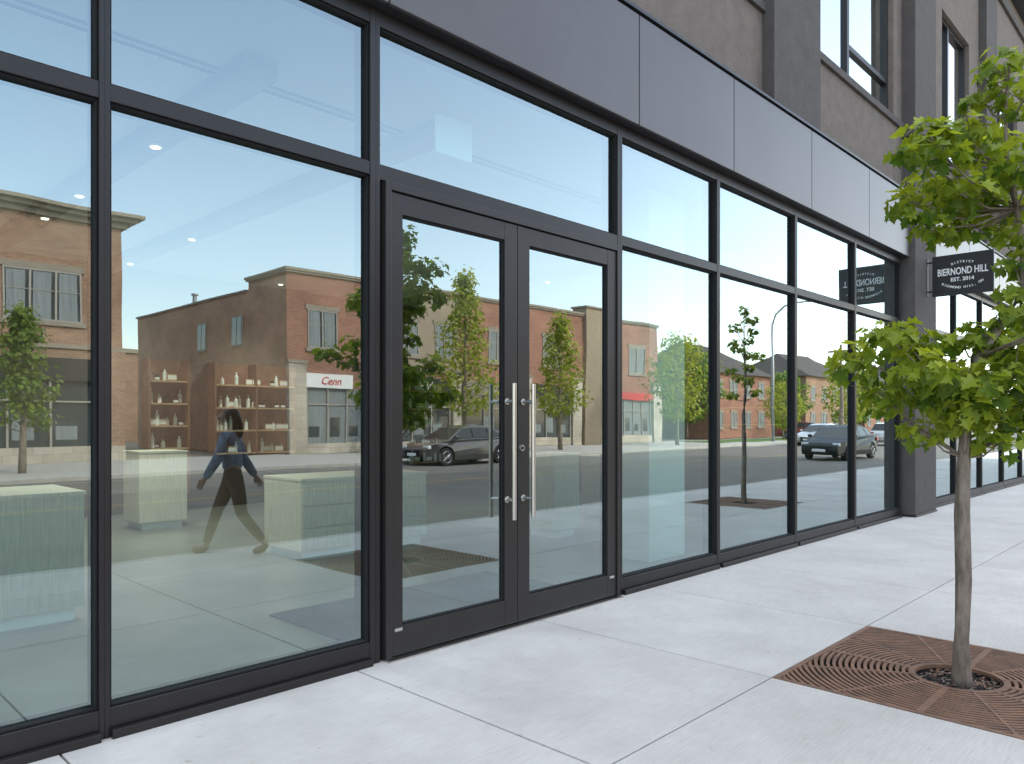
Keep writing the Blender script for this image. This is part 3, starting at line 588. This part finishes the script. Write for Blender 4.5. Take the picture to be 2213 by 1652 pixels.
def house(x0,x1,y0,y1,h,m,lab):
    L=((x0+x1)/2,(y0+y1)/2,0); e=empty('brick_house',L,lab,'house','houses along the street')
    MB().box(x0,x1,y0,y1,-.1,h,m).obj('wall',e,L)
    xm0,xm1=x0+(y1-y0)*.35,x1-(y1-y0)*.35; ym=(y0+y1)/2; r=MB(); q=.4; zt=h+(y1-y0)*.32
    a,b,c,d=(x0-q,y0-q,h),(x1+q,y0-q,h),(x1+q,y1+q,h),(x0-q,y1+q,h); p,s=(xm0,ym,zt),(xm1,ym,zt)
    r.poly([a,b,s,p],'roof').poly([c,d,p,s],'roof').poly([d,a,p],'roof').poly([b,c,s],'roof').poly([a,d,c,b],'trim'); r.obj('roof',e,L)
    n=int((x1-x0)/3)
    for k in range(n):
        xa=x0+1+k*(x1-x0-1)/n
        for z in(.9,3.7):
            if z+1.5<h: oppwin(e,L,xa,xa+1.3,z,z+1.4,y=y1)
house(60,72,-40,-30,5.8,'brick','red brick house with dark hip roof'); house(78,92,-38,-29,6.2,'brickb','brown brick house with dark hip roof'); house(98,112,-40,-30,6,'brick','red brick house with dark hip roof'); house(122,140,-42,-30,7,'brickb','brown brick house with dark hip roof')
e=empty('street_lamp',(52.8,-20.8,0),'tall galvanised street lamp with curved arm','street lamp')
MB().tube([(0,0,0),(0,0,5),(0,0,8.6)],[.13,.11,.09],'galv',12).tube([(0,0,8.5),(0,.25,9.2),(0,.9,9.75),(0,1.8,9.95),(0,2.6,9.95)],[.08,.07,.06,.055,.055],'galv',10).obj('pole',e,smooth=True)
MB().box(-.16,.16,2.5,3.3,9.88,10.02,'galv').obj('lamp_head',e,bevel=.04)
e=empty('utility_pole',(66,-20.9,0),'grey wooden utility pole with crossarm','utility pole'); MB().tube([(0,0,0),(0,0,8)],[.16,.1],'bark',10).box(-.06,.06,-1.,1.,7.4,7.55,'bark').obj('pole',e)
# ---------------------------------------------------------------- cars
def car(loc,rz,paint,label,hatch=False):
    e=empty('parked_car',loc,label,'car','cars on the street'); e.rotation_euler=(0,0,rz)
    out=[(2.18,.24),(2.29,.42),(2.27,.60),(2.12,.72),(1.75,.82),(1.15,.93),(0,.95),(-1.2,.97),(-1.85,1.0),(-2.2,.98),(-2.29,.78),(-2.27,.42),(-2.15,.26)]
    def arc(cx): return [(cx-.37*math.cos(t),.33+.37*math.sin(t)) for t in [R(-12+ (204/10)*k) for k in range(11)]]
    low=[(-1.79,.22)]+arc(-1.4)+[(-.98,.2),(.98,.2)]+arc(1.4)+[(1.8,.22)]
    prof=out+low
    def w(x,z):
        b=.885-.35*max(0,z-.55)**1.6-.25*max(0,.4-z)**1.5
        return b*(1-.16*(abs(x)/2.3)**5)
    mb=MB(); L=[(x,-w(x,z),z) for x,z in prof]; Rr=[(x,w(x,z),z) for x,z in prof]; n=len(prof)
    mb.poly(L[::-1],paint); mb.poly(Rr,paint)
    for i in range(n):
        j=(i+1)%n; mb.poly([L[i],L[j],Rr[j],Rr[i]],paint if i<len(out) else 'black')
    gb=[(1.25,.90,.76),(.45,1.34,.60),(.0,1.43,.585),(-.75,1.43,.585),(-1.3,1.32,.60),(-2.0,.98,.74)] if not hatch else [(1.25,.90,.76),(.5,1.4,.63),(.0,1.5,.62),(-1.0,1.5,.62),(-1.7,1.45,.62),(-2.1,.98,.74)]
    for i in range(5):
        a,b=gb[i],gb[i+1]; m='carglass' if i in(0,4) else paint
        mb.poly([(a[0],-a[2],a[1]),(b[0],-b[2],b[1]),(b[0],b[2],b[1]),(a[0],a[2],a[1])],m)
    for s in(-1,1):
        pts=[(x,s*ww,z) for x,z,ww in gb]; mb.poly(pts if s>0 else pts[::-1],paint)
    b=mb.obj('body',e); 
    import bmesh
    bm=bmesh.new(); bm.from_mesh(b.data); bmesh.ops.remove_doubles(bm,verts=bm.verts,dist=.0005); bmesh.ops.recalc_face_normals(bm,faces=bm.faces); bm.to_mesh(b.data); bm.free()
    bv=b.modifiers.new('B','BEVEL'); bv.width=.035; bv.segments=3; bv.limit_method='ANGLE'; bv.angle_limit=R(25)
    top=gb[2][1]-.08
    for s in(-1,1):
        def q(x,z): 
            k=(z-.93)/(gb[2][1]-.93); return (x,s*(.772-.178*k+.008) if not hatch else s*(.772-.145*k+.008),z)
        for ps in([(1.05,.97),(.42,top-.02),(.06,top),(.0,.97)],[(-.06,.97),(.0,top),(-.72,top),(-.95,.99)],[(-1.01,1.0),(-.8,top),(-1.2,top-.08),(-1.6,1.02)]):
            pts=[q(*p) for p in ps]; MB().poly(pts if s>0 else pts[::-1],'carglass').obj('side_window',e)
        MB().box(.85,1.05,min(s*.84,s*1.0),max(s*.84,s*1.0),.93,1.06,paint).obj('mirror',e,bevel=.03)
        MB().box(2.02,2.2,min(s*.5,s*.8),max(s*.5,s*.8),.60,.73,'head').obj('headlight',e,bevel=.03)
        MB().box(-2.285,-2.1,min(s*.5,s*.82),max(s*.5,s*.82),.74,.90,'tail').obj('tail_light',e,bevel=.02)
        for cx in(-1.4,1.4):
            t=MB().tube([(cx,s*.64,.32),(cx,s*.66,.32),(cx,s*.85,.32),(cx,s*.865,.32)],[.27,.325,.325,.29],'tyre',28).obj('wheel',e,smooth=False)
            rm=MB()
            rm.tube([(cx,s*.866,.32),(cx,s*.872,.32)],[.22,.22],'black',24)
            for k in range(10):
                a=k*math.pi/5; rm.tube([(cx,s*.876,.32),(cx+.2*math.cos(a),s*.876,.32+.2*math.sin(a))],[.02,.014],'rim',6)
            rm.tube([(cx,s*.873,.32),(cx,s*.885,.32)],[.05,.04],'rim',14)
            ring=[(cx+.205*math.cos(a),s*.876,.32+.205*math.sin(a)) for a in [R(15*k) for k in range(25)]]; rm.tube(ring,[.014]*25,'rim',6,False)
            rm.obj('rim',t)
    MB().box(2.24,2.30,-.42,.42,.30,.56,'black').box(2.29,2.31,-.26,.26,.36,.47,'signw').obj('grille',e,bevel=.01)
    MB().box(-2.31,-2.285,-.26,.26,.6,.72,'signw').obj('number_plate',e)
    return e
def paint(n,c,mt=.5,ct=1): return mat(n,c,.3,mt,coat=ct)
car((19.4,-17.75,-.12),R(180),paint('grey_paint',(.085,.08,.08)),'dark grey saloon car parked at the far kerb')
car((33,-8.5,-.12),R(180),mat('black_paint',(.010,.012,.015),.35,0,spec=.3),'black car driving along the near lane')
wp=paint('silver_paint',(.62,.62,.62))
car((54,-12.9,-.12),0,wp,'white car on the far side of the road',True); car((50,-16.2,-.12),R(180),wp,'silver car parked by the far kerb')
car((63,-22.6,0),R(70),paint('red_paint',(.25,.03,.03)),'red car parked beside the grass verge')
# ---------------------------------------------------------------- person
PE=empty('person',(3.95,-4.28,0),'woman walking in denim jacket and dark brown trousers','person'); PE.rotation_euler=(0,0,R(-138))
def skin(name,chains,m,sub=2,parent=PE,root=0):
    vs=[];es=[];rs=[];key={}
    for ch in chains:
        prev=None
        for (p,r) in ch:
            kk=tuple(round(c,4) for c in p)
            if kk not in key: key[kk]=len(vs); vs.append(p); rs.append(r)
            i=key[kk]
            if prev is not None and prev!=i: es.append((prev,i))
            prev=i
    me=bpy.data.meshes.new(name); me.from_pydata(vs,es,[]); me.materials.append(m)
    o=bpy.data.objects.new(name,me); C.objects.link(o); o.parent=parent
    md=o.modifiers.new('Skin','SKIN'); md.use_smooth_shade=True
    for i,r in enumerate(rs):
        rr=r if isinstance(r,tuple) else (r,r); me.skin_vertices[0].data[i].radius=rr; me.skin_vertices[0].data[i].use_root=(i==root)
    s=o.modifiers.new('Sub','SUBSURF'); s.levels=sub; s.render_levels=sub
    return o
pel=(0,0,.92)
sp=[(pel,(.115,.105)),((0.01,0,1.03),(.105,.09)),((.02,0,1.17),(.12,.10)),((.03,0,1.31),(.125,.095)),((.035,0,1.39),(.06,.055)),((.045,0,1.44),(.048,.048)),((.065,0,1.50),(.062,.078)),((.06,0,1.56),(.075,.095)),((.055,0,1.605),(.06,.075))]
legF=[(pel,(.115,.105)),((.05,.075,.82),.085),((.13,.085,.65),.074),((.21,.09,.47),.056),((.27,.09,.28),.050),((.33,.09,.10),.034)]
legB=[(pel,(.115,.105)),((-.05,-.075,.82),.085),((-.09,-.085,.65),.074),((-.12,-.09,.46),.056),((-.25,-.09,.30),.049),((-.36,-.09,.15),.034)]
footF=[((.33,.09,.10),.034),((.32,.09,.05),.038),((.41,.093,.045),.038),((.49,.095,.035),.028)]
footB=[((-.36,-.09,.15),.034),((-.39,-.09,.10),.038),((-.31,-.093,.055),.038),((-.24,-.095,.035),.028)]
def arm(s,sw):
    sh=(.03,s*.16,1.32); el=(.03+sw*.07,s*.20,1.08); wr=(.03+sw*.20,s*.20,.86)
    d=(Vector(wr)-Vector(el)).normalized(); pm=Vector(wr)+d*.055; 
    A=[((.03,0,1.31),(.125,.095)),(sh,.060),(tuple((Vector(sh)+Vector(el))/2),.050),(el,.042),(tuple((Vector(wr)+Vector(el))/2),.036),(wr,.026),(tuple(pm),(.032,.02))]
    fg=[]
    side=Vector((1,0,0)); side=(side-d*side.dot(d)).normalized(); inn=Vector((0,-s,0))
    for k,(o_,l) in enumerate(((-.027,.055),(-.009,.066),(.009,.07),(.027,.06))):
        b=pm+side*o_+d*.02; fg.append([(tuple(pm),(.032,.02)),(tuple(b),.009),(tuple(b+d*l*.5+inn*.008),.008),(tuple(b+d*l+inn*.028),.006)])
    b=pm-d*.03+side*.03; fg.append([(tuple(pm),(.032,.02)),(tuple(b),.010),(tuple(b+d*.03+side*.012+inn*.01),.009),(tuple(b+d*.055+side*.012+inn*.022),.007)])
    return A,fg
aL,fL=arm(1,-1.1); aR,fR=arm(-1,1.1)
skin('body',[sp,legF+footF[1:],legB+footB[1:],aL,aR]+fL+fR,M['skin'])
def fat(ch,k,z=0): return [(p,tuple(x*k+z for x in r) if isinstance(r,tuple) else r*k+z) for p,r in ch]
skin('jacket',[fat(sp[:4],1.14,.01)+[((.035,0,1.38),(.075,.07))],fat(aL[:6],1.12,.014),fat(aR[:6],1.12,.014)],M['denim'])
skin('trousers',[fat(sp[:2],1.04,.004),fat(legF,1.06,.009),fat(legB,1.06,.009)],M['trous'])
for ft in(footF,footB): skin('shoe',[fat(ft[1:],1.08,.008)],M['shoe'])
skin('hair',[[((.045,0,1.64),(.05,.07)),((.025,0,1.595),(.088,.10)),((0,0,1.53),(.08,.10)),((-.035,.0,1.45),(.06,.085)),((-.05,.0,1.37),(.045,.07)),((-.065,.0,1.29),(.02,.045))]],M['hair'])
MB().tube([(.138,0,1.545),(.163,0,1.52),(.142,0,1.51)],[.006,.012,.008],'skin',8).obj('nose',PE,smooth=True)
for s in(-1,1):
    MB().tube([(.126,s*.03,1.555),(.137,s*.03,1.555)],[.011,.008],'white',10).tube([(.137,s*.03,1.555),(.140,s*.03,1.555)],[.005,.005],'black',8).obj('eye',PE)
MB().tube([(.127,-.022,1.485),(.137,0,1.485),(.127,.022,1.485)],[.004,.006,.004],'red',6).obj('mouth',PE)
# ---------------------------------------------------------------- light
w=bpy.data.worlds.new('World'); bpy.context.scene.world=w; w.use_nodes=True; nt=w.node_tree
sky=nt.nodes.new('ShaderNodeTexSky'); sky.sky_type='NISHITA'; sky.sun_disc=False
sd=Vector((.35,1,.82)).normalized(); el=math.asin(sd.z); az=math.atan2(sd.x,sd.y)
sky.sun_elevation=el; sky.sun_rotation=az; sky.air_density=1.; sky.dust_density=1.6; sky.ozone_density=1.
bg=nt.nodes['Background']; bg.inputs['Strength'].default_value=.15
wb=nt.nodes.new('ShaderNodeMix'); wb.data_type='RGBA'; wb.blend_type='MULTIPLY'; wb.inputs[0].default_value=1; wb.inputs[7].default_value=(4.0,3.6,3.15,1)
nt.links.new(sky.outputs[0],wb.inputs[6])
tc=nt.nodes.new('ShaderNodeTexCoord'); sp_=nt.nodes.new('ShaderNodeSeparateXYZ'); nt.links.new(tc.outputs['Generated'],sp_.inputs[0])
def mth(op,a,b=None,cl=False):
    n=nt.nodes.new('ShaderNodeMath'); n.operation=op; n.use_clamp=cl
    for i,q in enumerate((a,b)):
        if q is None: continue
        if isinstance(q,(int,float)): n.inputs[i].default_value=q
        else: nt.links.new(q,n.inputs[i])
    return n.outputs[0]
# low haze, thicker toward the sun side of the street
hz=mth('POWER',mth('SUBTRACT',1.0,mth('MAXIMUM',sp_.outputs['Z'],0.0)),2.2)
ax=mth('ADD',mth('MULTIPLY',mth('POWER',mth('MAXIMUM',sp_.outputs['X'],0.0),1.6),9.0),1.5)
# added overhead brightness, out of view, to light the shaded sidewalk
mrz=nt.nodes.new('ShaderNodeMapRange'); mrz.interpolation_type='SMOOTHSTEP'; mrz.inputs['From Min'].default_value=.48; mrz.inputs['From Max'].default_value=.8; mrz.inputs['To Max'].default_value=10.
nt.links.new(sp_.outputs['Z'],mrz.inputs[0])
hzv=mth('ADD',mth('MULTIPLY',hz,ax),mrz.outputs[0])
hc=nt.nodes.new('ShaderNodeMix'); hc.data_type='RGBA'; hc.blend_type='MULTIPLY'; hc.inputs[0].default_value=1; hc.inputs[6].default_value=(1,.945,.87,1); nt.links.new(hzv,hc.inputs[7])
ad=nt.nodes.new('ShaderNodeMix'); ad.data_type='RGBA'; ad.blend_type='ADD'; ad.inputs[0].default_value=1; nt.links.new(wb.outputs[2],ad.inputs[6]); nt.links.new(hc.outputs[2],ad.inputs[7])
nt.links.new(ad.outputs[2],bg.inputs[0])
s=bpy.data.lights.new('sun','SUN'); s.energy=3.0; s.angle=R(.5); s.color=(1,.95,.87); so=bpy.data.objects.new('sun',s); so.rotation_euler=sd.to_track_quat('Z','Y').to_euler(); so.location=(0,20,30); C.objects.link(so)
# ---------------------------------------------------------------- camera
cam=bpy.data.cameras.new('camera'); co=bpy.data.objects.new('camera',cam); C.objects.link(co)
co.location=(0,-3.88,1.5); co.rotation_euler=(R(90),0,-math.atan2(.718,.696))
cam.sensor_width=36; cam.lens=36*1635/2213; cam.shift_y=84/2213; cam.clip_start=.05; cam.clip_end=1500
sc=bpy.context.scene; sc.camera=co
sc.view_settings.view_transform='Standard'; sc.view_settings.look='None'; sc.view_settings.exposure=0
